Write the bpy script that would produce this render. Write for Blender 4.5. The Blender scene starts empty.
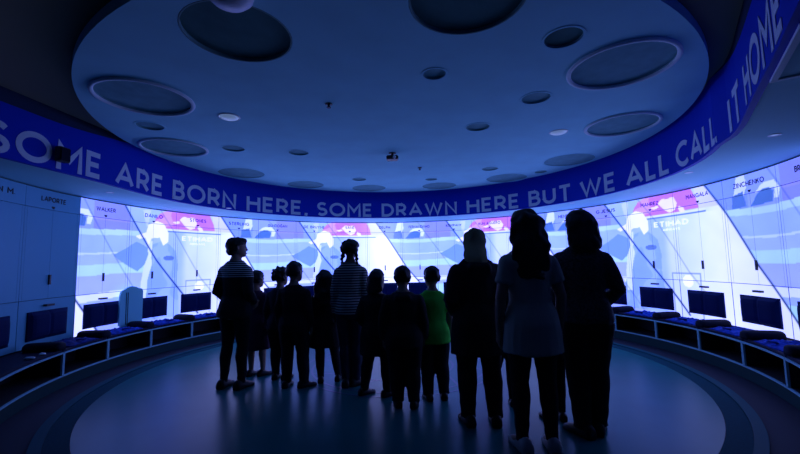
import bpy, bmesh, math, random
from mathutils import Vector, Matrix, noise
from math import sin, cos, pi, radians, sqrt, hypot, atan2

random.seed(7)
C = bpy.context.scene.collection
SC = bpy.context.scene
S = 0.88                      # metres per locker width
CX, CY, R = -.06, 6.06, 5.059  # centre and radius of the locker circle (locker widths)
HF = -1.55                    # floor below the lens (locker widths)

def Z(h): return (h - HF) * S
def ang(k): return (-.388 + (k - 8)) / R
def cyl(k, h, r=R):
    a = ang(k)
    return Vector(((CX + r*sin(a))*S, (CY + r*cos(a))*S, Z(h)))
def pol(deg, r, z): return Vector(((CX + r*sin(radians(deg)))*S, (CY + r*cos(radians(deg)))*S, z))

# ------------------------------------------------------------------ materials
def mat(name, col, rough=.6, metal=0, spec=.5, noise_amt=0, noise_scale=20, emit=None, bump=0):
    m = bpy.data.materials.new(name); m.use_nodes = True
    n = m.node_tree.nodes; l = m.node_tree.links
    b = n['Principled BSDF']
    b.inputs['Base Color'].default_value = (*col, 1); b.inputs['Roughness'].default_value = rough
    b.inputs['Metallic'].default_value = metal; b.inputs['Specular IOR Level'].default_value = spec
    if noise_amt or bump:
        tc = n.new('ShaderNodeTexCoord'); t = n.new('ShaderNodeTexNoise')
        t.inputs['Scale'].default_value = noise_scale; t.inputs['Detail'].default_value = 4
        l.new(tc.outputs['Object'], t.inputs['Vector'])
        if noise_amt:
            r = n.new('ShaderNodeValToRGB')
            r.color_ramp.elements[0].position = .3; r.color_ramp.elements[1].position = .7
            r.color_ramp.elements[0].color = (*[c*(1-noise_amt) for c in col], 1)
            r.color_ramp.elements[1].color = (*[min(1, c*(1+noise_amt)) for c in col], 1)
            l.new(t.outputs['Fac'], r.inputs['Fac']); l.new(r.outputs['Color'], b.inputs['Base Color'])
        if bump:
            bp = n.new('ShaderNodeBump'); bp.inputs['Strength'].default_value = bump; bp.inputs['Distance'].default_value = .01
            l.new(t.outputs['Fac'], bp.inputs['Height']); l.new(bp.outputs['Normal'], b.inputs['Normal'])
    if emit:
        b.inputs['Emission Color'].default_value = (*emit[:3], 1); b.inputs['Emission Strength'].default_value = emit[3]
    return m

def projection_mat():
    m = mat('white_lacquer_projection_glow', (.17, .52, .68), .5, 0, .12)
    n = m.node_tree.nodes; l = m.node_tree.links; b = n['Principled BSDF']
    a = n.new('ShaderNodeAttribute'); a.attribute_name = 'projection'
    l.new(a.outputs['Color'], b.inputs['Emission Color']); b.inputs['Emission Strength'].default_value = 1  # locker fronts glow by this colour in place of projector beams
    return m

def stripe_mat(name, c1, c2, scale, thr=.5, rough=.85, zmin=None):
    m = mat(name, c1, rough)
    n = m.node_tree.nodes; l = m.node_tree.links; b = n['Principled BSDF']
    tc = n.new('ShaderNodeTexCoord'); w = n.new('ShaderNodeTexWave')
    w.wave_type = 'BANDS'; w.bands_direction = 'Z'; w.inputs['Scale'].default_value = scale; w.inputs['Distortion'].default_value = .6
    l.new(tc.outputs['Object'], w.inputs['Vector'])
    g = n.new('ShaderNodeMath'); g.operation = 'GREATER_THAN'; g.inputs[1].default_value = thr
    l.new(w.outputs['Fac'], g.inputs[0]); fac = g.outputs[0]
    if zmin is not None:
        sx = n.new('ShaderNodeSeparateXYZ'); l.new(tc.outputs['Object'], sx.inputs[0])
        k = n.new('ShaderNodeMath'); k.operation = 'GREATER_THAN'; k.inputs[1].default_value = zmin; l.new(sx.outputs['Z'], k.inputs[0])
        mu = n.new('ShaderNodeMath'); mu.operation = 'MULTIPLY'; l.new(fac, mu.inputs[0]); l.new(k.outputs[0], mu.inputs[1]); fac = mu.outputs[0]
    mx = n.new('ShaderNodeMix'); mx.data_type = 'RGBA'
    mx.inputs[6].default_value = (*c1, 1); mx.inputs[7].default_value = (*c2, 1)
    l.new(fac, mx.inputs[0]); l.new(mx.outputs[2], b.inputs['Base Color'])
    return m

M = dict(
    floor=mat('blue_grey_vinyl', (.012, .18, .18), .30, 0, .12, noise_amt=.10, noise_scale=1.5),
    floor_dark=mat('dark_carpet_ring', (.002, .07, .09), .75, 0, .06, noise_amt=.15, noise_scale=60),
    floor_light=mat('pale_kerb_ring', (.006, .10, .12), .6, 0, .08),
    floor_outer=mat('black_floor_edge', (.008, .012, .03), .8),
    plinth=mat('navy_plinth', (.015, .06, .06), .6, 0, .1),
    inlay=mat('floor_inlay', (.05, .10, .2), .35),
    glowing_lacquer=projection_mat(),
    carcass=mat('dark_gap', (.03, .05, .07), .8, 0, .05),
    black=mat('black_plastic', (.006, .006, .008), .45),
    letter=mat('black_lettering', (.006, .006, .012), .6),
    pad=mat('navy_leather', (.003, .016, .085), .7, 0, .06, bump=.15, noise_scale=120),
    seat=mat('navy_cushion', (.006, .010, .04), .6, 0, .15, bump=.2, noise_scale=90),
    roll=mat('black_upholstery', (.006, .010, .025), .7, 0, .1, bump=.2, noise_scale=90),
    frame=mat('grey_metal_edging', (.35, .70, .80), .6, 0, .2),
    boxin=mat('dark_compartment', (.02, .022, .03), .7),
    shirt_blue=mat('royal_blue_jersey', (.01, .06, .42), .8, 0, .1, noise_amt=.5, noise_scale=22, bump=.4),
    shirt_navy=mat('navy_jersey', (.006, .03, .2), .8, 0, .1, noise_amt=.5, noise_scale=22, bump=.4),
    arch=mat('slate_board', (.28, .75, .80), .7, 0, .1),
    ceil=mat('ceiling_paint', (.40, .86, .92), .85, 0, .2, noise_amt=.04, noise_scale=3),
    ceil_dark=mat('black_ceiling', (.42, .36, .22), .9, 0, .1),
    gap=mat('dark_cove', (.03, .05, .10), .9, 0, .05),
    soffit=mat('soffit_paint', (.40, .80, .82), .75, 0, .15),
    band=mat('royal_blue_fascia', (.001, .04, .58), .6, 0, .1),
    bandletter=mat('pale_blue_letters', (.75, .86, .95), .7, 0, .1),
    trimring=mat('white_ring', (.85, .97, .97), .6, 0, .1),
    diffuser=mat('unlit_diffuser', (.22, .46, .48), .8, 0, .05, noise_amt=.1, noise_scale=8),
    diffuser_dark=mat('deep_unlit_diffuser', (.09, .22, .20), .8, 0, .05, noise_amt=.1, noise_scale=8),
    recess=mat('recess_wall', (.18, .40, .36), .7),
    white=mat('white_plastic', (.85, .88, .92), .4),
    lit=mat('small_spot_face', (.85, .9, .95), .4, emit=(.35, .55, 1.0, .22)),
    skin=mat('skin', (.42, .26, .19), .55),
    skin2=mat('skin_dark', (.22, .13, .09), .55),
    eye=mat('eye_white', (.8, .8, .8), .3),
    lip=mat('lips', (.35, .12, .11), .5),
    hair_dark=mat('dark_brown_hair', (.012, .009, .008), .5, noise_amt=.4, noise_scale=40),
    hair_blond=mat('blond_hair', (.42, .32, .16), .5, noise_amt=.3, noise_scale=40),
    cloth_black=mat('black_cloth', (.012, .012, .016), .9),
    cloth_navy=mat('navy_cloth', (.014, .018, .04), .9),
    cloth_grey=mat('light_grey_jersey', (.52, .52, .44), .95, 0, .2),
    cloth_green=mat('neon_green_jersey', (.10, .85, .08), .9, 0, .2),
    cloth_plum=mat('plum_cloth', (.10, .04, .09), .9),
    denim=mat('dark_denim', (.02, .03, .06), .85),
    lace=mat('dark_lace', (.05, .055, .07), .85, noise_amt=.8, noise_scale=55),
    knit=stripe_mat('black_knit_pale_stripes', (.012, .012, .016), (.95, .95, .95), 14, .62, zmin=1.24),
    stripes=stripe_mat('striped_jersey', (.05, .05, .065), (.62, .60, .58), 11, .55),
    shoe_black=mat('black_shoe', (.01, .01, .012), .5),
    shoe_white=mat('white_shoe', (.5, .5, .5), .5),
    etext=mat('projected_white_lettering', (.5, .5, .5), .4, emit=(.92, .92, 1.6, 1)),  # glowing mesh letters standing in for words in the projector light
)

M['floor'].node_tree.nodes['Principled BSDF'].inputs['Specular Tint'].default_value = (.30, .70, 1, 1)
def translucent(m, col, f):
    n = m.node_tree.nodes; l = m.node_tree.links
    t = n.new('ShaderNodeBsdfTranslucent'); t.inputs['Color'].default_value = (*col, 1)
    x = n.new('ShaderNodeMixShader'); x.inputs[0].default_value = f
    l.new(n['Principled BSDF'].outputs[0], x.inputs[1]); l.new(t.outputs[0], x.inputs[2]); l.new(x.outputs[0], n['Material Output'].inputs[0])
translucent(M['hair_blond'], (.50, .62, .50), .65)

# ------------------------------------------------------------------ object helpers
def link(name, me, m=None, parent=None):
    o = bpy.data.objects.new(name, me); C.objects.link(o)
    if m is not None:
        me.materials.clear(); me.materials.append(m)
    if parent: o.parent = parent
    return o
def obj(name, bm, m, parent=None, smooth=False, loc=None):
    me = bpy.data.meshes.new(name)
    bmesh.ops.recalc_face_normals(bm, faces=bm.faces)
    bm.to_mesh(me); bm.free()
    if smooth:
        for p in me.polygons: p.use_smooth = True
    o = link(name, me, m, parent)
    if loc is not None: o.location = loc
    return o
def tag(o, label=None, cat=None, group=None, kind=None):
    if label: o['label'] = label
    if cat: o['category'] = cat
    if group: o['group'] = group
    if kind: o['kind'] = kind
    return o
def thing(name, label, cat, loc=(0, 0, 0), group=None, rotz=0):
    o = bpy.data.objects.new(name, None); C.objects.link(o); o.empty_display_size = .1
    o.location = loc; o.rotation_euler = (0, 0, rotz)
    return tag(o, label, cat, group)
def struct(name, bm, m, **k): return tag(obj(name, bm, m, **k), kind='structure')

def add_box(bm, c, s, mtx=None):
    v = []
    for dx in (-.5, .5):
        for dy in (-.5, .5):
            for dz in (-.5, .5):
                p = Vector((c[0]+dx*s[0], c[1]+dy*s[1], c[2]+dz*s[2]))
                v.append(bm.verts.new(mtx @ p if mtx else p))
    for f in ((0, 1, 3, 2), (4, 6, 7, 5), (0, 4, 5, 1), (2, 3, 7, 6), (0, 2, 6, 4), (1, 5, 7, 3)):
        bm.faces.new([v[i] for i in f])
def arc_block(bm, k0, k1, h0, h1, r0, r1, n=8, off=(0, 0, 0)):
    """a block curved along the locker circle between radii r0 < r1"""
    off = Vector(off); cols = []
    for i in range(n+1):
        k = k0 + (k1-k0)*i/n
        cols.append([bm.verts.new(cyl(k, h, r) - off) for h, r in ((h0, r0), (h1, r0), (h1, r1), (h0, r1))])
    for a, b in zip(cols, cols[1:]):
        for j in range(4):
            bm.faces.new((a[j], b[j], b[(j+1) % 4], a[(j+1) % 4]))
    bm.faces.new(cols[0]); bm.faces.new(cols[-1])
def ring_block(bm, r0, r1, z0, z1, a0=0, a1=360, n=180):
    full = a1-a0 >= 360; cols = []
    for i in range(n if full else n+1):
        a = a0 + (a1-a0)*i/n
        cols.append([bm.verts.new(pol(a, r, z)) for z, r in ((z0, r0), (z1, r0), (z1, r1), (z0, r1))])
    m = len(cols)
    for i in range(m if full else m-1):
        a, b = cols[i], cols[(i+1) % m]
        for j in range(4): bm.faces.new((a[j], b[j], b[(j+1) % 4], a[(j+1) % 4]))
    if not full: bm.faces.new(cols[0]); bm.faces.new(cols[-1])
def lathe(bm, prof, c=(0, 0, 0), n=32):
    rings = []
    for r, z in prof:
        if r < 1e-6: rings.append([bm.verts.new((c[0], c[1], c[2]+z))])
        else: rings.append([bm.verts.new((c[0]+r*cos(2*pi*i/n), c[1]+r*sin(2*pi*i/n), c[2]+z)) for i in range(n)])
    for a, b in zip(rings, rings[1:]):
        if len(a) == 1 and len(b) == 1: continue
        for i in range(n):
            j = (i+1) % n
            if len(a) == 1: bm.faces.new((a[0], b[i], b[j]))
            elif len(b) == 1: bm.faces.new((a[i], a[j], b[0]))
            else: bm.faces.new((a[i], a[j], b[j], b[i]))
    for rg in (rings[0], rings[-1]):
        if len(rg) > 1: bm.faces.new(rg)
def loft(bm, rings, cap=True):
    vs = [[bm.verts.new(p) for p in r] for r in rings]
    n = len(vs[0])
    for a, b in zip(vs, vs[1:]):
        for i in range(n):
            j = (i+1) % n; bm.faces.new((a[i], a[j], b[j], b[i]))
    if cap:
        bm.faces.new(vs[0][::-1]); bm.faces.new(vs[-1])
def tube(bm, pts, radii, n=14, ref=None, ends=True):
    """closed tube through pts; a radius is a number or a pair (across, along ref)"""
    pts = [Vector(p) for p in pts]; rings = []
    for i, p in enumerate(pts):
        t = (pts[min(i+1, len(pts)-1)] - pts[max(i-1, 0)]).normalized()
        f = Vector(ref) if ref else (Vector((0, 1, 0)) if abs(t.y) < .8 else Vector((0, 0, 1)))
        s = t.cross(f).normalized(); f = s.cross(t).normalized()
        r = radii[i]; ra, rb = r if isinstance(r, (tuple, list)) else (r, r)
        rings.append([p + s*ra*cos(2*pi*j/n) + f*rb*sin(2*pi*j/n) for j in range(n)])
    if ends:   # rounded ends
        def endring(rg, p, d, r):
            q = p + d*r*.75
            return [q + (v-p)*.5 for v in rg]
        r0 = radii[0] if not isinstance(radii[0], (tuple, list)) else min(radii[0])
        r1 = radii[-1] if not isinstance(radii[-1], (tuple, list)) else min(radii[-1])
        d0 = (pts[0]-pts[1]).normalized(); d1 = (pts[-1]-pts[-2]).normalized()
        rings = [endring(rings[0], pts[0], d0, r0)] + rings + [endring(rings[-1], pts[-1], d1, r1)]
    loft(bm, rings)
def ball(bm, c, r, seg=16):
    rx, ry, rz = r if isinstance(r, (tuple, list)) else (r, r, r)
    bmesh.ops.create_uvsphere(bm, u_segments=seg, v_segments=max(8, seg*2//3), radius=1,
                              matrix=Matrix.Translation(c) @ Matrix.Diagonal((rx, ry, rz, 1)))
def fuse(name, bm, m, parent, voxel=.011, smooth=4, disp=None, ratio=None, loc=None):
    """melt overlapping closed shells into one continuous smooth surface"""
    bmesh.ops.recalc_face_normals(bm, faces=bm.faces)
    me = bpy.data.meshes.new(name); bm.to_mesh(me); bm.free()
    o = bpy.data.objects.new('t', me); C.objects.link(o)
    r = o.modifiers.new('r', 'REMESH'); r.mode = 'VOXEL'; r.voxel_size = voxel; r.use_smooth_shade = True
    if smooth:
        s = o.modifiers.new('s', 'SMOOTH'); s.iterations = smooth; s.factor = .5
    if ratio:
        d = o.modifiers.new('d', 'DECIMATE'); d.ratio = ratio
    dg = bpy.context.evaluated_depsgraph_get()
    out = bpy.data.meshes.new_from_object(o.evaluated_get(dg))
    bpy.data.objects.remove(o); bpy.data.meshes.remove(me)
    out.name = name
    if disp:
        sc, am = disp
        ns = [v.normal.copy() for v in out.vertices]
        for v, nn in zip(out.vertices, ns): v.co += nn * noise.noise(v.co*sc) * am
    for p in out.polygons: p.use_smooth = True
    return link(name, out, m, parent)

def arc_pts(cx, cy, rx, ry, a0, a1, n=10): return [(cx+rx*cos(radians(a0+(a1-a0)*i/n)), cy+ry*sin(radians(a0+(a1-a0)*i/n))) for i in range(n+1)]
def glyph(c):
    """strokes of a plain geometric capital: (width, list of polylines) in a box one unit tall"""
    I = [(0, 0), (0, 1)]
    if c == 'A': return .86, [[(0, 0), (.43, 1), (.86, 0)], [(.15, .30), (.71, .30)]]
    if c == 'B': return .60, [[(0, 0), (0, 1), (.30, 1)] + arc_pts(.30, .765, .24, .235, 90, -90) + [(0, .53)], [(.30, .53)] + arc_pts(.33, .265, .27, .265, 90, -90) + [(0, 0), (0, .01)]]
    if c == 'C': return .82, [arc_pts(.5, .5, .5, .5, 48, 312, 20)]
    if c == 'D': return .76, [[(0, 0), (0, 1), (.28, 1)] + arc_pts(.28, .5, .48, .5, 90, -90, 14) + [(0, 0), (0, .01)]]
    if c in 'EÉ': return .54, [[(.54, 1), (0, 1), (0, 0), (.54, 0)], [(0, .51), (.48, .51)]] + ([[(.2, 1.14), (.34, 1.28)]] if c == 'É' else [])
    if c == 'F': return .52, [[(.52, 1), (0, 1), (0, 0)], [(0, .49), (.46, .49)]]
    if c in 'GĞ': return .88, [arc_pts(.5, .5, .5, .5, 48, 318, 20) + [(.87, .46), (.52, .46)]] + ([arc_pts(.47, 1.28, .17, .12, 190, 350, 8)] if c == 'Ğ' else [])
    if c == 'H': return .70, [I, [(.70, 0), (.70, 1)], [(0, .5), (.70, .5)]]
    if c == 'I': return .0, [I]
    if c == 'J': return .48, [[(.48, 1), (.48, .28)] + arc_pts(.22, .26, .26, .26, 0, -150, 10)]
    if c == 'K': return .66, [I, [(.62, 1), (0, .38)], [(.20, .58), (.66, 0)]]
    if c == 'L': return .50, [[(0, 1), (0, 0), (.50, 0)]]
    if c == 'M': return .84, [[(0, 0), (0, 1), (.42, .36), (.84, 1), (.84, 0)]]
    if c == 'N': return .72, [[(0, 0), (0, 1), (.72, 0), (.72, 1)]]
    if c == 'O': return 1.0, [arc_pts(.5, .5, .5, .5, 90, 450, 28)]
    if c == 'P': return .58, [[(0, 0), (0, 1), (.30, 1)] + arc_pts(.30, .70, .28, .30, 90, -90) + [(0, .40)]]
    if c == 'R': return .62, [[(0, 0), (0, 1), (.30, 1)] + arc_pts(.30, .71, .28, .29, 90, -90) + [(0, .42)], [(.30, .42), (.62, 0)]]
    if c == 'S': return .60, [arc_pts(.31, .745, .28, .255, 35, 270, 12) + arc_pts(.30, .25, .30, .25, 85, -145, 12)]
    if c == 'T': return .70, [[(0, 1), (.70, 1)], [(.35, 1), (.35, 0)]]
    if c in 'UÜ': return .68, [[(0, 1), (0, .34)] + arc_pts(.34, .34, .34, .34, 180, 360, 14) + [(.68, 1)]] + ([[(.14, 1.22), (.24, 1.22)], [(.44, 1.22), (.54, 1.22)]] if c == 'Ü' else [])
    if c == 'V': return .80, [[(0, 1), (.40, 0), (.80, 1)]]
    if c == 'W': return 1.22, [[(0, 1), (.32, 0), (.61, .95), (.90, 0), (1.22, 1)]]
    if c == 'Y': return .76, [[(0, 1), (.38, .46), (.76, 1)], [(.38, .46), (.38, 0)]]
    if c == 'Z': return .64, [[(.03, 1), (.62, 1), (.02, 0), (.64, 0)]]
    if c == '.': return .0, [[(0, -.01), (0, .07)]]
    if c == ',': return .04, [[(.04, .07), (0, -.16)]]
    return .30, []
def fit_text(txt, width, h0, h1, t, place, depth=.004):
    """block capitals stretched into width x (h0..h1), laid on a curved face by place(s, h, d)"""
    bm = bmesh.new(); x = t/2; quads = []
    for c in txt:
        w, strokes = glyph(c)
        for P in strokes:
            P = [(x+px, t/2+py*(1-t)) for px, py in P]
            L = []; closed = hypot(P[0][0]-P[-1][0], P[0][1]-P[-1][1]) < 1e-6 and len(P) > 3
            for i, p in enumerate(P):
                a = P[i-1] if i else (P[-2] if closed else None); b = P[i+1] if i < len(P)-1 else (P[1] if closed else None)
                d1 = Vector((p[0]-a[0], p[1]-a[1])).normalized() if a else None; d2 = Vector((b[0]-p[0], b[1]-p[1])).normalized() if b else None
                d1 = d1 or d2; d2 = d2 or d1
                n1 = Vector((-d1.y, d1.x)); n2 = Vector((-d2.y, d2.x)); m = (n1+n2)
                m = m.normalized() if m.length > .1 else n1
                k = min(1.6, 1/max(.3, m.dot(n1)))*t/2
                q = Vector(p)
                if not closed and i == 0 and len(P) < 9 and abs(p[1]-t/2) < 1e-3 or (not closed and i == len(P)-1 and abs(p[1]-t/2) < 1e-3): q = q + (d1 if i else -d1)*t/2*(1 if abs(d1.y) > .9 else 0)
                L.append((q+m*k, q-m*k))
            # subdivide long strokes so that they follow the curve
            for (a0, a1), (b0, b1) in zip(L, L[1:]):
                n = max(1, int((b0-a0).length/.3))
                for i in range(n): quads.append([a0.lerp(b0, i/n), a0.lerp(b0, (i+1)/n), a1.lerp(b1, (i+1)/n), a1.lerp(b1, i/n)])
        x += w + t + .16
    tot = x - .16 - t/2
    for Q in quads:
        f = [bm.verts.new(place(q.x/tot*width, h0+q.y*(h1-h0), depth)) for q in Q]
        b = [bm.verts.new(place(q.x/tot*width, h0+q.y*(h1-h0), 0)) for q in Q]
        bm.faces.new(f); bm.faces.new(b[::-1])
        for i in range(4): bm.faces.new((f[i], b[i], b[(i+1) % 4], f[(i+1) % 4]))
    return bm

# ------------------------------------------------------------------ the projected film (projector light put into the locker fronts as emission colour)
PER = 4.2
def srgb(c): return tuple(((x/255+.055)/1.055)**2.4 if x > 10 else x/255/12.92 for x in c)
def sm(a, b, x):
    t = max(0, min(1, (x-a)/(b-a) if b != a else 0)); return t*t*(3-2*t)
def inpoly(x, y, P):
    r = False; j = len(P)-1
    for i in range(len(P)):
        xi, yi = P[i]; xj, yj = P[j]
        if (yi > y) != (yj > y) and x < (xj-xi)*(y-yi)/(yj-yi)+xi: r = not r
        j = i
    return r
def dseg(x, y, P):
    best = 9
    for (x0, y0), (x1, y1) in zip(P, P[1:]):
        dx, dy = x1-x0, y1-y0; t = max(0, min(1, ((x-x0)*dx+(y-y0)*dy)/(dx*dx+dy*dy)))
        best = min(best, hypot(x-x0-t*dx, y-y0-t*dy))
    return best
LB = [(1.5, 1.17), (1.87, .66), (2.37, -.14), (2.96, -.85), (3.1, -1.05)]
LA = [(-.66, 1.15), (.03, .16), (.67, -.59), (1.0, -1.0)]
LC = [(-1.5, 1.17), (-.76, .12), (-.45, -.32), (.05, -1.0)]
LD = [(.1, 1.15), (.5, .62), (1.05, -.25), (1.5, -.78), (1.7, -1.05)]
def xat(P, h):
    for (x0, y0), (x1, y1) in zip(P, P[1:]):
        if h >= y1: return x0 + (x1-x0)*(h-y0)/(y1-y0)
    return P[-1][0]
ARM = [(-.86, .24), (-.62, .36), (-.40, .50), (-.25, .44), (-.12, .36), (-.16, .1), (-.36, -.06), (-.52, .02), (-.76, .16)]
BODY = [(-.20, .40), (.10, .52), (.30, .48), (.46, .34), (.52, .05), (.50, -.25), (.54, -.6), (.56, -1.0), (-.35, -1.0), (-.30, -.5), (-.12, .05)]
HEAD = [(-.42, .60), (-.20, .69), (-.16, .84), (.02, .93), (.18, .88), (.29, .70), (.28, .52), (.18, .44), (.10, .60), (-.08, .58), (-.14, .44), (-.22, .58), (-.34, .55)]
FACE = [(-.28, 1.12), (-.12, 1.13), (-.14, .95), (-.18, .78), (-.24, .92)]
PAPER = [(-.18, .55), (-.05, .52), (-.08, .2), (-.05, .1), (-.14, -.25), (-.16, -.65), (-.27, -.65), (-.28, -.3), (-.22, .05), (-.14, .25)]
PINK = [(-.08, .765), (0, .98), (.1, 1.1), (.28, 1.17), (1.22, 1.17), (1.32, .98), (1.36, .81)]
BL1 = [(.52, 1.0), (.62, 1.08), (.72, 1.06), (.86, 1.08), (.93, .95), (.88, .84), (.77, .80), (.66, .86)]
BL2 = [(.36, .94), (.44, .90), (.54, .93), (.52, .97), (.42, .95)]
BL3 = [(.96, .90), (1.05, .86), (1.08, .79), (1.0, .78), (.94, .84)]
def picture(k, h):
    n = math.floor((k-2.05+6)/PER) - 3
    w = k-2.05 - PER*n
    xb = xat(LB, h)
    while w > xb: w -= PER
    while w < xb-PER: w += PER
    xa = xat(LA, h)
    nz = noise.noise(Vector((w*1.7, h*1.7, 3.1)))*.5 + noise.noise(Vector((w*5, h*5, 9.1)))*.25
    def over(c0, P, f=1.0):
        nonlocal c
        if inpoly(w, h, P): c = tuple(a+(b-a)*f for a, b in zip(c, c0))
    hh = h + .02*sin(w*3)
    if w < xa and w < .2:                         # running figures over bands of pitch and hoardings
        if hh > .68:
            c = (138, 155, 236)
            if -1.28 < w < -.55 and h < 1.14: c = (128, 128, 220)
            if -1.28 < w < -.55 and .84 < h < .88: c = (142, 135, 222)
            if w < -1.9: c = (120, 140, 232)
        elif hh > .58: c = (178, 212, 240)
        elif hh > .28: c = (152, 178, 240)
        elif hh > .25: c = (192, 214, 248)
        elif hh > .08: c = (158, 180, 240)
        elif hh > -.1: c = (176, 216, 236)
        elif hh > -.40: c = (158, 172, 240)
        elif hh > -.52: c = (215, 226, 250)
        elif hh > -.62: c = (152, 172, 236)
        elif hh > -.86: c = (168, 214, 226)
        else: c = (150, 168, 238)
        over((205, 218, 250), [(-2.15, .88), (-2.08, 1.14), (-1.92, 1.17), (-1.9, .98), (-1.96, .86)])
        over((72, 96, 190), [(-2.2, .68), (-2.18, .88), (-1.98, .92), (-1.93, .70)])
        over((68, 96, 190), [(-1.86, .68), (-1.72, .84), (-1.55, .92), (-1.42, .84), (-1.45, .70)])
        over((212, 226, 250), [(-1.76, .86), (-1.62, .97), (-1.4, .98), (-1.3, .86), (-1.34, .74), (-1.42, .74), (-1.4, .88), (-1.58, .90)])
        over((225, 150, 222), [(-2.42, .42), (-2.3, .44), (-2.2, .3), (-2.16, .02), (-2.32, -.02), (-2.36, .2)])
    else:
        c = (158, 182, 242)
        if h < .72 and w > .55:
            t = sm(.55, .75, w); c = tuple(a+(b-a)*t for a, b in zip(c, (200, 214, 249)))
        if w > .75:
            t = sm(.9, 1.9, w); c = tuple(a+(b-a)*t for a, b in zip(c, (236, 242, 253)))
        if w > 1.3 and h > .8: c = (205, 204, 248)
        over((194, 98, 226), PINK)
        if inpoly(w, h, PINK) and nz > .12: c = (205, 142, 238)
        if -.08 < w < 1.5:
            if .755 < h < .80: c = (216, 226, 250)
            elif .73 < h < .755: c = (96, 118, 200)
        if inpoly(w, h, BL1) or inpoly(w, h, BL2) or inpoly(w, h, BL3): c = (240, 226, 250)
        if hypot(w-1.02, h+.42) < .105: c = (244, 248, 252)
        elif (.70 < w < 1.28 and -.30 < h < -.275) or (h < -.28 and (.70 < w < .725 or 1.255 < w < 1.28)): c = (140, 155, 225)
    # the man in the white cap
    over((128, 158, 236), BODY)
    if inpoly(w, h, BODY) and nz > .10: c = (142, 170, 240)
    over((112, 144, 228), ARM)
    over((205, 220, 250), PAPER)
    over((190, 204, 246), FACE)
    over((240, 240, 250), HEAD)
    if hypot((w-.31)/.12, (h-.19)/.05) < 1: c = (84, 104, 190)
    d = min(dseg(w, h, LC), dseg(w, h, LD)); ln = .45*(1-sm(.005, .018, d))
    d = min(dseg(w, h, LA), dseg(w, h, LB), dseg(w+PER, h, LB)); ln = max(ln, .95*(1-sm(.011, .025, d)))
    e = list(srgb(c))
    # emitted blue raised past white level so the glow tints the room bluer
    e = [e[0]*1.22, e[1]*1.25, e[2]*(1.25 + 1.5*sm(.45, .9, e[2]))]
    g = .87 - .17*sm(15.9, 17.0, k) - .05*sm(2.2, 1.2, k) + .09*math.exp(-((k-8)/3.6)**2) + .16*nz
    bl = math.exp(-((k-7.9)/.6)**2) * sm(-.9, .4, h)        # bright bloom painted into the glow near the row's middle
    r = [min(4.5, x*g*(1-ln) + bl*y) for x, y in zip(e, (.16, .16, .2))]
    return r

def arc_panel(name, k0, k1, h0, h1, parent, off, lit, r=R, th=.03, step=.0135):
    nx = max(2, int((k1-k0)/step)); nz = max(2, int((h1-h0)/step))
    if not lit: nx, nz = 8, 2
    me = bpy.data.meshes.new(name); V = []; F = []; col = []
    for i in range(nx+1):
        for j in range(nz+1):
            k = k0+(k1-k0)*i/nx; h = h0+(h1-h0)*j/nz
            V.append(cyl(k, h, r)-off); col.append((*picture(k, h), 1) if lit else (0, 0, 0, 1))
    q = lambda i, j: i*(nz+1)+j
    for i in range(nx):
        for j in range(nz): F.append((q(i, j), q(i, j+1), q(i+1, j+1), q(i+1, j)))
    per = [(i, 0) for i in range(nx)] + [(nx, j) for j in range(nz)] + [(i, nz) for i in range(nx, 0, -1)] + [(0, j) for j in range(nz, 0, -1)]
    b = len(V)
    for i, j in per:
        k = k0+(k1-k0)*i/nx; h = h0+(h1-h0)*j/nz
        V.append(cyl(k, h, r)-off); V.append(cyl(k, h, r+th)-off); col += [(0, 0, 0, 1)]*2
    m = len(per)
    for t in range(m):
        u = (t+1) % m; F.append((b+2*t, b+2*u, b+2*u+1, b+2*t+1))
    me.from_pydata(V, [], F); me.update()
    a = me.color_attributes.new('projection', 'FLOAT_COLOR', 'POINT')
    a.data.foreach_set('color', [x for c in col for x in c])
    return link(name, me, M['glowing_lacquer'], parent)

# ------------------------------------------------------------------ the shell
def disc(r, z, n=180):
    bm = bmesh.new(); bm.faces.new([bm.verts.new(pol(360*i/n, r, z)) for i in range(n)]); return bm
bm = bmesh.new(); lathe(bm, [(0, -.06), (9*S, -.06), (9*S, 0), (0, 0)], (CX*S, CY*S, -.004), 96); struct('floor', bm, M['floor_outer'])
bm = bmesh.new(); lathe(bm, [(0, -.003), (3.825*S, -.003), (3.825*S, 0), (0, 0)], (CX*S, CY*S, 0), 180); struct('floor_disc', bm, M['floor'])
bm = bmesh.new(); ring_block(bm, 3.828, 4.01, -.003, 0); struct('floor_ring', bm, M['floor_dark'])
bm = bmesh.new(); ring_block(bm, 4.012, 4.105, -.003, .012); struct('trim_1', bm, M['floor_light'])
bm = bmesh.new()
for r0, r1 in ((1.28, 1.31), (1.42, 1.45), (.80, .83)): ring_block(bm, r0, r1, 0, .0015)
for i in range(5):
    a = radians(72*i+20); 
    for s in (0, 1):
        b = a + radians(36 if s else 0); 
        p = [Vector(((CX+rr*sin(b+dd))*S, (CY+rr*cos(b+dd))*S, .0016)) for rr, dd in ((.83, -.02), (.83, .02), (1.28, .30), (1.28, .27))]
        bm.faces.new([bm.verts.new(x) for x in p])
struct('trim_2', bm, M['inlay'])
bm = bmesh.new(); arc_block(bm, -4.5, 21.5, HF, -1.41, 4.50, 4.60, 160); struct('baseboard_bench', bm, M['plinth'])
bm = bmesh.new(); arc_block(bm, -4.5, 21.5, HF, 1.30, R+.16, R+.30, 160); struct('wall_round', bm, M['carcass'])

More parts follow.
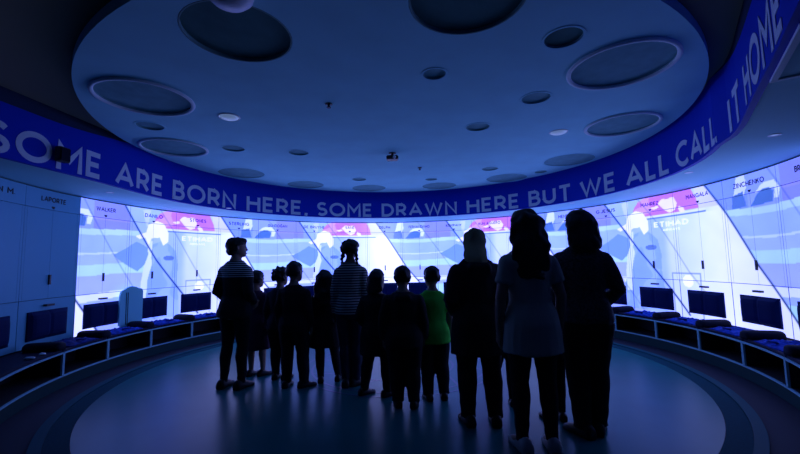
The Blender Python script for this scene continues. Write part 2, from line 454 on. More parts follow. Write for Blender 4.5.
# blue fascia: a circle that opens out towards the doorway the photo is taken from
CB, RB = (-.06, 6.0), 3.97
path = [(-4.12, 2.4), (-4.12, 3.0), (-4.08, 3.86), (-4.04, 4.6), (-4.02, 5.2)]
path += [(CB[0]+RB*sin(radians(a)), CB[1]+RB*cos(radians(a))) for a in range(-92, 121, 2)]
path += [(3.22, 3.58), (2.71, 2.87), (2.47, 2.53), (2.18, 2.11), (1.97, 1.83), (1.6, 1.3), (1.3, .85)]
def smooth_path(P, it=2):
    for _ in range(it):
        Q = [P[0]]
        for a, b in zip(P, P[1:]):
            if hypot(b[0]-a[0], b[1]-a[1]) > .25:
                Q += [(a[0]*.75+b[0]*.25, a[1]*.75+b[1]*.25), (a[0]*.25+b[0]*.75, a[1]*.25+b[1]*.75)]
            else: Q.append(b)
        Q.append(P[-1]); P = Q
    return P
path = smooth_path(path)
PS = [0]
for a, b in zip(path, path[1:]): PS.append(PS[-1]+hypot(b[0]-a[0], b[1]-a[1]))
i0 = min((i for i, p in enumerate(path) if p[1] > 8), key=lambda i: abs(path[i][0])); s00 = PS[i0]+path[i0][0]*-1
PS = [s-s00 for s in PS]
def on_path(s):
    for i in range(len(PS)-1):
        if s <= PS[i+1] or i == len(PS)-2:
            t = (s-PS[i])/(PS[i+1]-PS[i]); a, b = path[i], path[i+1]
            p = (a[0]+(b[0]-a[0])*t, a[1]+(b[1]-a[1])*t)
            # blended normal
            def nr(j):
                j0, j1 = max(0, j-1), min(len(path)-1, j+1)
                d = Vector((path[j1][0]-path[j0][0], path[j1][1]-path[j0][1])).normalized(); return Vector((d.y, -d.x))
            nn = nr(i)*(1-t)+nr(i+1)*t
            return Vector(p), nn.normalized()
def band_pt(s, h, d=0):
    p, n = on_path(s); q = p*S + n*d
    return Vector((q.x, q.y, Z(h)))
def strip(bm, h0, h1, t, i0=0, i1=None):
    cols = []
    for i in range(i0, len(path) if i1 is None else i1):
        j0, j1 = max(0, i-1), min(len(path)-1, i+1)
        d = Vector((path[j1][0]-path[j0][0], path[j1][1]-path[j0][1])).normalized(); n = Vector((-d.y, d.x))*t
        a = Vector(path[i]); b = a+n; g0, g1 = (q(i) if callable(q) else q for q in (h0, h1))
        cols.append([bm.verts.new((p.x*S, p.y*S, Z(h))) for p, h in ((a, g0), (a, g1), (b, g1), (b, g0))])
    for a, b in zip(cols, cols[1:]):
        for j in range(4): bm.faces.new((a[j], b[j], b[(j+1) % 4], a[(j+1) % 4]))
    bm.faces.new(cols[0]); bm.faces.new(cols[-1])
def fascia_top(i):
    x, y = path[i]
    return 1.742 + .158*(sm(4.3, 6.3, y) if x < 0 else sm(2.7, 4.0, y))
bm = bmesh.new(); strip(bm, 1.165, fascia_top, .05); band = struct('trim_3', bm, M['band'])
bm = bmesh.new(); strip(bm, lambda i: fascia_top(i)+.0005, 1.905, .05); struct('trim_4', bm, M['gap'])
# soffit between fascia and lockers
bm = bmesh.new(); prev = None
for p in path:
    a = atan2(p[0]-CX, p[1]-CY)
    dd = hypot(p[0]-CX, p[1]-CY); ro = max(5.36, dd+.1)
    q = (CX+ro*sin(a), CY+ro*cos(a)); inn = (CX+(dd+.012)*sin(a), CY+(dd+.012)*cos(a))
    cur = [bm.verts.new((x*S, y*S, Z(h))) for (x, y), h in ((inn, 1.17), (q, 1.17), (q, 1.23), (inn, 1.23))]
    if prev:
        for j in range(4): bm.faces.new((prev[j], cur[j], cur[(j+1) % 4], prev[(j+1) % 4]))
    prev = cur
struct('ceiling_soffit', bm, M['soffit'])
bm = bmesh.new(); lathe(bm, [(0, 0), (6.2*S, 0), (6.2*S, .05), (0, .05)], (CX*S, CY*S, Z(1.90)), 96); struct('ceiling', bm, M['ceil_dark'])
# back of the room behind the photographer
bm = bmesh.new(); ring_block(bm, 6.25, 6.4, 0, Z(1.95), 115, 245, 40); struct('wall_back', bm, M['carcass'])

# the words round the fascia
WORDS = [('SOME', -8.63, -7.18), ('ARE', -6.93, -5.85), ('BORN', -5.63, -4.13), ('HERE,', -3.88, -2.37), ('SOME', -2.14, -.71), ('DRAWN', -.47, 1.49),
         ('HERE', 1.74, 3.08), ('BUT', 3.31, 4.37), ('WE', 4.57, 5.43), ('ALL', 5.68, 6.78), ('CALL', 6.96, 8.34), ('IT', 8.62, 9.18), ('HOME', 9.44, 10.75)]
for w, a, b in WORDS:
    bm = fit_text(w, b-a, 1.195, 1.54, .19, lambda s, h, d: band_pt(a+s, h, .001+d), .003)
    o = obj('lettering', bm, M['bandletter'], band)
    o['label'] = 'pale blue letters'

# ceiling disc with holes for its round lights
DY, DR, DH = 5.86, 3.83, 1.79
LIGHTS = [  # kind, x, y, radius, label
 ('deep', -1.23, 2.85, .41, 'large deep unlit ceiling light above the white hanging cover'),
 ('deep', .50, 2.50, .41, 'large deep dark ceiling light at the top middle edge of the photo'),
 ('framed', -2.67, 3.93, .45, 'wide ceiling light with pale ring, nearest the left edge of the disc'),
 ('small', -3.14, 4.74, .165, 'small unlit ceiling light between the two wide ringed lights on the left'),
 ('framed', -3.36, 5.65, .44, 'wide ceiling light with pale ring above the word ARE'),
 ('small', -2.52, 5.75, .17, 'small unlit ceiling light between white spot and word BORN on the left'),
 ('wide', -3.05, 7.35, .43, 'wide flush ceiling light on the disc edge above the word BORN'),
 ('small', -1.60, 6.04, .165, 'small unlit ceiling light above first word HERE, left of the dark projector'),
 ('wide', -2.1, 8.55, .41, 'wide flush ceiling light on the disc edge above first word HERE'),
 ('small', .36, 3.54, .12, 'small recessed ceiling light just below the large dark one in the middle'),
 ('small', 1.36, 2.98, .16, 'small very dark ceiling light right of the large middle one'),
 ('framed', 2.10, 3.46, .45, 'large ceiling light with pale ring nearest the right edge of the disc'),
 ('small', 1.54, 4.14, .165, 'small ceiling light left of the large ringed one on the right'),
 ('small', 1.07, 5.03, .165, 'small ceiling light in the middle right, right of the dark projector'),
 ('framed', 3.02, 5.06, .44, 'wide ceiling light with thin pale ring above the word ALL'),
 ('wide', 3.10, 6.88, .44, 'wide flush ceiling light on the disc edge above the word WE'),
 ('small', 1.78, 7.4, .165, 'small ceiling light above second word HERE, right half of the disc'),
 ('wide', 2.35, 8.3, .44, 'wide flush ceiling light on the disc edge above second word HERE'),
 ('wide', .95, 9.0, .41, 'wide flush ceiling light on the disc edge above end of word DRAWN'),
 ('small', .70, 8.25, .14, 'small ceiling light above the word DRAWN'),
 ('wide', -.72, 9.1, .41, 'wide flush ceiling light on the disc edge above second word SOME'),
 ('small', -.85, 8.1, .16, 'small ceiling light above second word SOME, further from the edge'),
 ('small', 2.9, 7.75, .13, 'small ceiling light on the right near the edge above the word BUT'),
]
bm = bmesh.new(); edges = []
def loopc(cx, cy, r, n):
    v = [bm.verts.new((cx*S+r*S*cos(2*pi*i/n), cy*S+r*S*sin(2*pi*i/n), Z(DH))) for i in range(n)]
    return [bm.edges.new((v[i], v[(i+1) % n])) for i in range(n)]
outer = loopc(CX, DY, DR, 160); edges += outer
for kd, x, y, r, lb in LIGHTS: edges += loopc(x, y, r, 40)
bmesh.ops.triangle_fill(bm, edges=edges, use_beauty=True)
ext = bmesh.ops.extrude_edge_only(bm, edges=[e for e in edges if e.is_valid])
for v in ext['geom']:
    if isinstance(v, bmesh.types.BMVert): v.co.z += .085
struct('ceiling_disc', bm, M['ceil'])
for kd, x, y, r, lb in LIGHTS:
    t = thing('ceiling_light', lb, 'ceiling light', (x*S, y*S, Z(DH)), 'round lights in the ceiling disc')
    dep = {'deep': .025, 'framed': .012, 'small': .015, 'wide': .006}[kd]
    rs = r*S-.004
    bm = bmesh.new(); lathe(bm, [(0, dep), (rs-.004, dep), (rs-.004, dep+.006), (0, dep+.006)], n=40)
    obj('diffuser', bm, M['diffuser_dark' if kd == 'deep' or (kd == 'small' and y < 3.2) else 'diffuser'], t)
    if kd != 'wide':
        bm = bmesh.new(); n = 40
        rings = [[Vector((rr*cos(2*pi*i/n), rr*sin(2*pi*i/n), z)) for i in range(n)] for rr, z in ((rs, -.001), (rs, dep+.004), (rs-.008, dep+.004), (rs-.008, -.001), (rs, -.001))]
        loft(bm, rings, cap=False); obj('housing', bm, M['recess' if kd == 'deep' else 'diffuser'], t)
    if kd == 'framed':
        bm = bmesh.new(); n = 48; rings = []
        for i in range(9):
            a = 2*pi*i/8; rr = rs+.006+.020*cos(a); z = -.008+.014*sin(a)
            rings.append([Vector((rr*cos(2*pi*j/n), rr*sin(2*pi*j/n), z)) for j in range(n)])
        loft(bm, rings, cap=False); obj('ring', bm, M['trimring'], t, smooth=True)
    if kd in ('small', 'wide'):
        bm = bmesh.new(); n = 40
        rings = [[Vector((rr*cos(2*pi*i/n), rr*sin(2*pi*i/n), z)) for i in range(n)] for rr, z in ((rs+.012, 0), (rs+.010, -.004), (rs-.006, -.004), (rs-.006, 0), (rs+.012, 0))]
        loft(bm, rings, cap=False); obj('ring', bm, M['ceil'], t)
for x, y, lb in ((-2.03, 4.50, 'small bright white spot light on the left of the ceiling disc'), (2.27, 5.31, 'small bright white spot light on the right of the ceiling disc')):
    t = thing('spot_light', lb, 'spot light', (x*S, y*S, Z(DH)))
    bm = bmesh.new(); lathe(bm, [(0, -.03), (.05, -.026), (.085, -.012), (.096, 0)], n=32); obj('lens', bm, M['lit'], t, smooth=True)
    bm = bmesh.new(); lathe(bm, [(.096, 0), (.104, -.008), (.112, 0)], n=32); obj('ring', bm, M['white'], t)
# small fittings under the disc
t = thing('projector', 'small dark projector fixed under the middle of the ceiling disc', 'projector', (-.10*S, 6.18*S, Z(DH)))
bm = bmesh.new(); add_box(bm, (0, 0, -.075), (.17, .14, .06)); bmesh.ops.bevel(bm, geom=list(bm.edges), offset=.012, segments=2, affect='EDGES'); obj('body', bm, M['black'], t)
bm = bmesh.new(); lathe(bm, [(.05, 0), (.05, -.01), (.02, -.015), (.02, -.05)], n=20); obj('mount', bm, M['black'], t)
bm = bmesh.new(); tube(bm, [(.03, -.07, -.08), (.03, -.085, -.08)], [.022, .022]); obj('lens', bm, M['white'], t)
for x, y, lb in ((-.77, 4.18, 'tiny dark sprinkler head on the ceiling disc left of centre'), (.40, 7.2, 'tiny dark fitting on the ceiling disc beyond the projector')):
    t = thing('sprinkler', lb, 'sprinkler', (x*S, y*S, Z(DH)))
    bm = bmesh.new(); lathe(bm, [(.034, 0), (.034, -.008), (.012, -.012), (.012, -.035)], n=16); obj('stem', bm, M['black'], t)
    bm = bmesh.new(); lathe(bm, [(0, -.035), (.022, -.035), (.022, -.04), (0, -.04)], n=12); obj('deflector', bm, M['black'], t)
t = thing('camera_dome', 'white hanging dome cover under the large light at the top left', 'dome', (-1.06*S, 2.32*S, Z(1.84)))
bm = bmesh.new(); lathe(bm, [(0, -.165), (.05, -.16), (.095, -.14), (.125, -.11), (.135, -.07), (.13, -.05), (0, -.045)], n=32); obj('cover', bm, M['white'], t, smooth=True)
bm = bmesh.new(); lathe(bm, [(.022, .08), (.022, -.05), (.05, -.055)], n=16); obj('rod', bm, M['white'], t)
bm = bmesh.new(); lathe(bm, [(.06, 0), (.06, .01), (.03, .014)], n=20); obj('ceiling_plate', bm, M['white'], t)
# soffit downlights, hatch and the black box on the fascia
def soffit_pt(x, y, h=1.17): return Vector((x*S, y*S, Z(h)))
for x, y, lb in ((-3.45, 7.72, 'small downlight in the soffit below the words BORN HERE'), (-4.45, 5.85, 'small downlight in the soffit below the word ARE'),
                 (3.62, 8.0, 'small downlight in the soffit below the word WE'), (4.05, 5.3, 'small downlight in the soffit below the word CALL'),
                 (3.69, 3.69, 'small downlight in the soffit at the far right by the word IT')):
    t = thing('downlight', lb, 'downlight', soffit_pt(x, y), 'small soffit downlights')
    bm = bmesh.new(); lathe(bm, [(.028, -.002), (.045, -.006), (.045, 0), (.028, 0)], n=20); obj('ring', bm, M['white'], t)
    bm = bmesh.new(); lathe(bm, [(0, -.003), (.027, -.003), (.027, 0), (0, 0)], n=20); obj('lens', bm, M['lit'], t)
t = thing('access_panel', 'pale access panel with raised edge in the soffit at the top right', 'panel', soffit_pt(2.42, 2.28, 1.168), rotz=radians(-35.6))
bm = bmesh.new(); add_box(bm, (.33, -.15, -.006), (.70, .64, .012)); obj('board', bm, M['soffit'], t)
bm = bmesh.new()
for c, s in (((.33, .18, -.010), (.76, .03, .02)), ((.33, -.48, -.010), (.76, .03, .02)), ((-.035, -.15, -.010), (.03, .64, .02)), ((.695, -.15, -.010), (.03, .64, .02))): add_box(bm, c, s)
obj('edging', bm, M['trimring'], t)
bm = bmesh.new(); lathe(bm, [(0, -.018), (.018, -.018), (.018, -.01), (0, -.01)], (.12, .05, 0), 14); obj('lock', bm, M['black'], t)
p, n2 = on_path(-7.83)
t = thing('wall_speaker', 'small black box speaker on the blue fascia over the first word SOME', 'speaker', Vector((p.x*S, p.y*S, Z(1.355))), rotz=atan2(n2.y, n2.x)-pi/2)
bm = bmesh.new(); add_box(bm, (0, .060, 0), (.12, .07, .155)); bmesh.ops.bevel(bm, geom=list(bm.edges), offset=.008, segments=2, affect='EDGES'); obj('cabinet', bm, M['black'], t)
bm = bmesh.new(); add_box(bm, (0, .016, 0), (.05, .030, .06)); obj('bracket', bm, M['white'], t)
bm = bmesh.new(); add_box(bm, (0, .097, 0), (.10, .006, .13)); obj('grille', bm, M['roll'], t)

# ------------------------------------------------------------------ lockers round the room
NAMES = {-1: 'AN M.', 0: 'LAPORTE', 1: 'WALKER', 2: 'DANILO', 3: 'STONES', 4: 'STERLING', 5: 'GÜNDOĞAN', 6: 'DE BRUYNE', 7: 'SANÉ', 8: 'DELPH', 9: 'FERNANDINHO',
         10: 'KOMPANY', 11: 'KUN AGÜERO', 12: 'D.SILVA', 13: 'MENDY', 14: 'G.JESUS', 15: 'MAHREZ', 16: 'MANGALA', 17: 'ZINCHENKO', 18: 'BRAVO'}
ORD = ['first', 'second', 'third', 'fourth', 'fifth', 'sixth', 'seventh', 'eighth', 'ninth', 'tenth', 'eleventh', 'twelfth', 'thirteenth', 'fourteenth']
def place_of(k):
    """which bay, told from the nearer end of the curved row"""
    if k == -1: return 'cut by the left edge of the photo'
    if k == 19: return 'cut by the right edge of the photo'
    if k <= 8: return '%s full bay from the left edge' % ORD[k]
    return '%s full bay from the right edge' % ORD[18-k]
LOCK = {-1: 'unlit white locker cut by the left edge of the photo', 0: 'unlit white locker just left of the lit picture, seat pad black against it',
        1: 'white locker at the left end of the lit picture, purple and pale bands on it', 2: 'white locker with the left man in white cap projected on it',
        3: 'white locker under the left magenta patch of the film', 4: 'white locker behind the woman in striped knit at the left',
        5: 'white locker behind the curly haired boy', 6: 'white locker behind the long haired girl in a short coat', 7: 'white locker behind the tall braided girl in stripes',
        8: 'brightest white locker, near the middle of the row', 9: 'white locker just left of the blond woman, behind the green shirted boy', 10: 'white locker behind the head of the blond woman, on her left',
        11: 'white locker under the magenta patch right of the blond woman', 12: 'white locker behind the woman in light grey tunic', 13: 'white locker between the two dark haired women on the right',
        14: 'white locker just right of the woman in lace top, man in white cap on it', 15: 'white locker under the large magenta patch on the right',
        16: 'pale blown-out white locker on the right, next to the dark diagonal line', 17: 'white locker on the right with green stripes of the film, second from the photo edge', 18: 'lit white locker cut by the right edge of the photo'}
g = .003
for k in range(-1, 19):
    lit = k >= 1
    off = cyl(k, HF); off.z = Z(-1.06)
    t = thing('locker', LOCK[k], 'locker', off, 'white lockers round the curved wall')
    bm = bmesh.new(); arc_block(bm, k-.499, k+.499, -1.055, 1.165, R+.032, R+.158, 8, off); obj('carcass', bm, M['carcass'], t)
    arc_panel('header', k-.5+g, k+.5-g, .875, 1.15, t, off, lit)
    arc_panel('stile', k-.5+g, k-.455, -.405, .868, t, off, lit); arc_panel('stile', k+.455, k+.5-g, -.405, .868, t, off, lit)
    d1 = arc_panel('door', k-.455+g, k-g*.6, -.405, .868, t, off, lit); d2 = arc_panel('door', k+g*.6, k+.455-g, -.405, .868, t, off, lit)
    if lit or k in (-1, 0):
        lower = arc_panel('lower_panel', k-.5+2*g, k+.5-2*g, -1.05, -.413, t, off, lit)
    bm = bmesh.new(); arc_block(bm, k-.014, k+.014, -.21, -.07, R-.022, R+.002, 2, off); obj('handle', bm, M['black'], d1)
    bm = bmesh.new(); arc_block(bm, k-.07, k+.07, -.515, -.487, R-.05, R, 3, off); obj('pull', bm, M['black'], lower)
    # padded back
    bm = bmesh.new(); kk = .345; rows = []
    nx, nz = 16, 8
    for i in range(nx+1):
        row = []
        for j in range(nz+1):
            u = i/nx*2-1; v = j/nz*2-1
            puff = .055*(1-abs(u)**8)*(1-abs(v)**6)+.02
            if abs(abs(u)-.0) < .06: puff -= .012
            row.append(bm.verts.new(cyl(k+u*kk, -.765+v*.195, R-puff)-off))
        rows.append(row)
    for a, b in zip(rows, rows[1:]):
        for j in range(nz): bm.faces.new((a[j], a[j+1], b[j+1], b[j]))
    e = [x for x in bm.edges if x.is_boundary]; ex = bmesh.ops.extrude_edge_only(bm, edges=e)
    cth = Vector((sin(ang(k)), cos(ang(k)), 0))
    for v in ex['geom']:
        if isinstance(v, bmesh.types.BMVert): v.co += cth*.022*S
    obj('seat_back', bm, M['pad'], t, smooth=False)
    # name and little emblem
    nm = NAMES[k]; wd = min(.60, .064*len(nm)) if k >= 0 else .42
    sh_ = .10 if k == -1 else 0
    def onw(s, h, d, k=k, wd=wd, sh_=sh_): return cyl(k+sh_-wd/2+s, h, R-.002-d/S)-off
    obj('lettering', fit_text(nm, wd, .985, 1.058, .17, onw, .003), M['letter'], t)
    bm = bmesh.new(); arc_block(bm, k-.028, k+.028, .905, .925, R-.004, R, 2, off); arc_block(bm, k-.014, k+.014, .890, .912, R-.006, R, 2, off); obj('emblem', bm, M['letter'], t)
    if k in (3, 15):     # sponsor's words in the film
        kc = 3.0 if k == 3 else 15.42
        pr = lambda w, h0, h1, dk=0: fit_text({0: 'ETIHAD', 1: 'AIRWAYS'}[w[0]], w[1], h0, h1, .2, lambda s, h, d: cyl(kc-w[1]/2+s+dk, h, R-.003-d/S)-off, .001)
        o = obj('projected_lettering', pr((0, .72), .56, .66), M['etext'], t); o['label'] = 'white projected lettering'
        obj('projected_lettering', pr((1, .36), .475, .52, .0), M['etext'], t)['label'] = 'white projected lettering'

# bench units under the lockers: open box with pale edging, cushion on top
RF, RBK = 4.50, 5.02
for k in range(-1, 20):
    ka, kb = (-3.2 if k == -1 else k-.5), (21.2 if k == 19 else k+.5)
    off = cyl(k, HF, 4.75); off.z = Z(-1.40)
    t = thing('bench_unit', 'bench unit with open shelf, %s' % place_of(k), 'bench', off, 'bench units along the curved wall')
    bm = bmesh.new()
    arc_block(bm, ka+.002, kb-.002, -1.400, -1.385, RF+.02, RBK, 14, off); arc_block(bm, ka+.002, kb-.002, -1.105, -1.09, RF+.02, RBK, 14, off)
    arc_block(bm, ka+.002, kb-.002, -1.385, -1.105, RBK-.03, RBK, 14, off)
    arc_block(bm, ka+.002, ka+.020, -1.385, -1.105, RF+.02, RBK-.03, 1, off); arc_block(bm, kb-.020, kb-.002, -1.385, -1.105, RF+.02, RBK-.03, 1, off)
    obj('carcass', bm, M['boxin'], t)
    bm = bmesh.new(); w = .018
    arc_block(bm, ka+.004, kb-.004, -1.405, -1.405+w, RF-.004, RF+.02, 16, off); arc_block(bm, ka+.004, kb-.004, -1.09-w, -1.09, RF-.004, RF+.02, 16, off)
    arc_block(bm, ka+.004, ka+.004+w, -1.405+w, -1.09-w, RF-.004, RF+.02, 1, off); arc_block(bm, kb-.004-w, kb-.004, -1.405+w, -1.09-w, RF-.004, RF+.02, 1, off)
    obj('edging', bm, M['frame'], t)
    bm = bmesh.new(); arc_block(bm, ka+.008, kb-.008, -1.088, -1.058, RF+.012, RBK, 18, off)
    bmesh.ops.bevel(bm, geom=list(bm.edges), offset=.006, segments=2, affect='EDGES'); obj('cushion', bm, M['seat'], t)
# armrest rolls at the joints between bays
for k in range(-1, 19):
    b = k+.5
    base = cyl(b, -1.058, 4.78); a = ang(b)
    lab = 'padded armrest roll, ' + ('%s from the left edge of the photo' % ORD[k+1] if k <= 8 else '%s from the right edge of the photo' % ORD[18-k])
    t = thing('armrest', lab, 'armrest', base, 'armrest rolls along the bench', rotz=-a)
    bm = bmesh.new(); prof = [(-.075, 0), (-.088, .035), (-.075, .072), (-.04, .09), (.0, .094), (.04, .09), (.075, .072), (.088, .035), (.075, 0)]
    rings = []
    for y, sc in ((-.232, .55), (-.222, .85), (-.20, 1), (0, 1.02), (.10, 1), (.13, .95)):
        rings.append([Vector((x*sc, y, z*(.4+.6*sc))) for x, z in prof])
    loft(bm, rings); obj('roll', bm, M['roll'], t, smooth=True)
    bm = bmesh.new(); add_box(bm, (0, -.05, .004), (.17, .34, .008)); obj('base', bm, M['black'], t)
# a jersey left on every seat
for k in range(0, 19):
    rg = random.Random(k+40)
    base = cyl(k+.02, -1.058, 4.74); a = ang(k)
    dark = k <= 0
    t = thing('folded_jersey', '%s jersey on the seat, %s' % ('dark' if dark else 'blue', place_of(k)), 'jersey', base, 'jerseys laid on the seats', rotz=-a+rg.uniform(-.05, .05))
    bm = bmesh.new(); nx, ny = 26, 16; top = []; bot = []
    for i in range(nx+1):
        tr, br = [], []
        for j in range(ny+1):
            u = i/nx*2-1; v = j/ny*2-1
            edge = 1+.10*noise.noise(Vector((u*2+k*3, v*2, 5)))
            x = u*.25*edge; y = v*.185*edge
            f = (1-abs(u)**5)*(1-abs(v)**5)
            z = .010 + f*(.022 + .045*abs(noise.noise(Vector((u*3.2+k*7, v*3.2, 1))))+.02*noise.noise(Vector((u*8, v*8+k, 2))))
            tr.append(bm.verts.new((x, y, max(.006, z)))); br.append(bm.verts.new((x, y, 0.001)))
        top.append(tr); bot.append(br)
    for i in range(nx):
        for j in range(ny):
            bm.faces.new((top[i][j], top[i+1][j], top[i+1][j+1], top[i][j+1])); bm.faces.new((bot[i][j], bot[i][j+1], bot[i+1][j+1], bot[i+1][j]))
    for i in range(nx):
        for j in (0, ny): bm.faces.new((top[i][j], top[i+1][j], bot[i+1][j], bot[i][j]))
    for j in range(ny):
        for i in (0, nx): bm.faces.new((top[i][j], top[i][j+1], bot[i][j+1], bot[i][j]))
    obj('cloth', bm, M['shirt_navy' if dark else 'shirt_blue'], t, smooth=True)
    bm = bmesh.new(); tube(bm, [(-.07, -.13, .05), (0, -.155, .052), (.07, -.13, .05)], [.011, .012, .011], 8); obj('collar', bm, M['shirt_navy'], t, smooth=True)
# pale oddments at the far left seat
for dx, dy, lb in ((-.13, -.20, 'pale crumpled slip lying on the left end of the bench'), (.06, -.20, 'small pale wad beside the crumpled slip on the left bench')):
    b = cyl(-.9, -1.058, 4.58)
    a = ang(-.6); q = b + Vector((cos(a)*dx, -sin(a)*dx, 0))
    bm = bmesh.new(); ball(bm, (0, 0, .014), (.055 if dx < 0 else .03, .03, .014), 14)
    for v in bm.verts: v.co += Vector((0, 0, .006*noise.noise(v.co*40))) if v.co.z > .01 else Vector()
    tag(obj('paper_slip', bm, M['white'], None, True, q), lb, 'paper')
# arched slate-grey board standing on the bench between two lit bays
a = ang(1.50); b = cyl(1.50, -1.058, 4.977)
t = thing('display_board', 'slate blue arched board standing on the bench between two lit lockers at the left', 'board', b, rotz=-a)
bm = bmesh.new(); o2 = [(-.205, .045), (-.205, .50), (-.19, .56), (-.165, .585), (-.12, .60), (-.07, .63), (0, .645), (.07, .63), (.12, .605), (.165, .60), (.19, .585), (.205, .55), (.205, .045)]
loft(bm, [[Vector((x, y, z)) for x, z in o2] for y in (-.028, -.001)]); obj('panel', bm, M['arch'], t)
bm = bmesh.new()
for x in (-.10, -.07): add_box(bm, (x, -.031, .30), (.006, .006, .50))
obj('seam', bm, M['carcass'], t)
bm = bmesh.new(); add_box(bm, (0, -.0155, .0225), (.36, .029, .045)); obj('foot', bm, M['arch'], t)

# ------------------------------------------------------------------ people
def interp(P, z):
    if z <= P[0][0]: return P[0][1:]
    for a, b in zip(P, P[1:]):
        if z <= b[0]:
            t = (z-a[0])/(b[0]-a[0]); return tuple(x+(y-x)*t for x, y in zip(a[1:], b[1:]))
    return P[-1][1:]
TORSO = [(.455, .060, .050, 0), (.48, .086, .064, -.004), (.52, .099, .070, -.010), (.56, .093, .064, -.006), (.61, .076, .054, 0), (.65, .076, .055, .002), (.70, .084, .062, .006),
         (.745, .091, .064, .006), (.785, .099, .056, 0), (.806, .092, .048, -.004), (.826, .070, .042, -.006), (.846, .045, .036, -.006), (.872, .031, .033, 0), (.90, .030, .034, .004)]
HEADP = [(0, .09, .30, .02), (.06, .19, .385, -.08), (.16, .26, .40, -.20), (.28, .305, .395, -.33), (.40, .33, .395, -.41), (.50, .345, .39, -.445), (.64, .35, .39, -.455),
         (.78, .315, .335, -.415), (.90, .225, .215, -.315), (.97, .12, .08, -.2), (1.0, .04, -.02, -.12)]
def ell(cx, cy, z, a, b, n=20): return [Vector((cx+a*cos(2*pi*i/n), cy+b*sin(2*pi*i/n), z)) for i in range(n)]

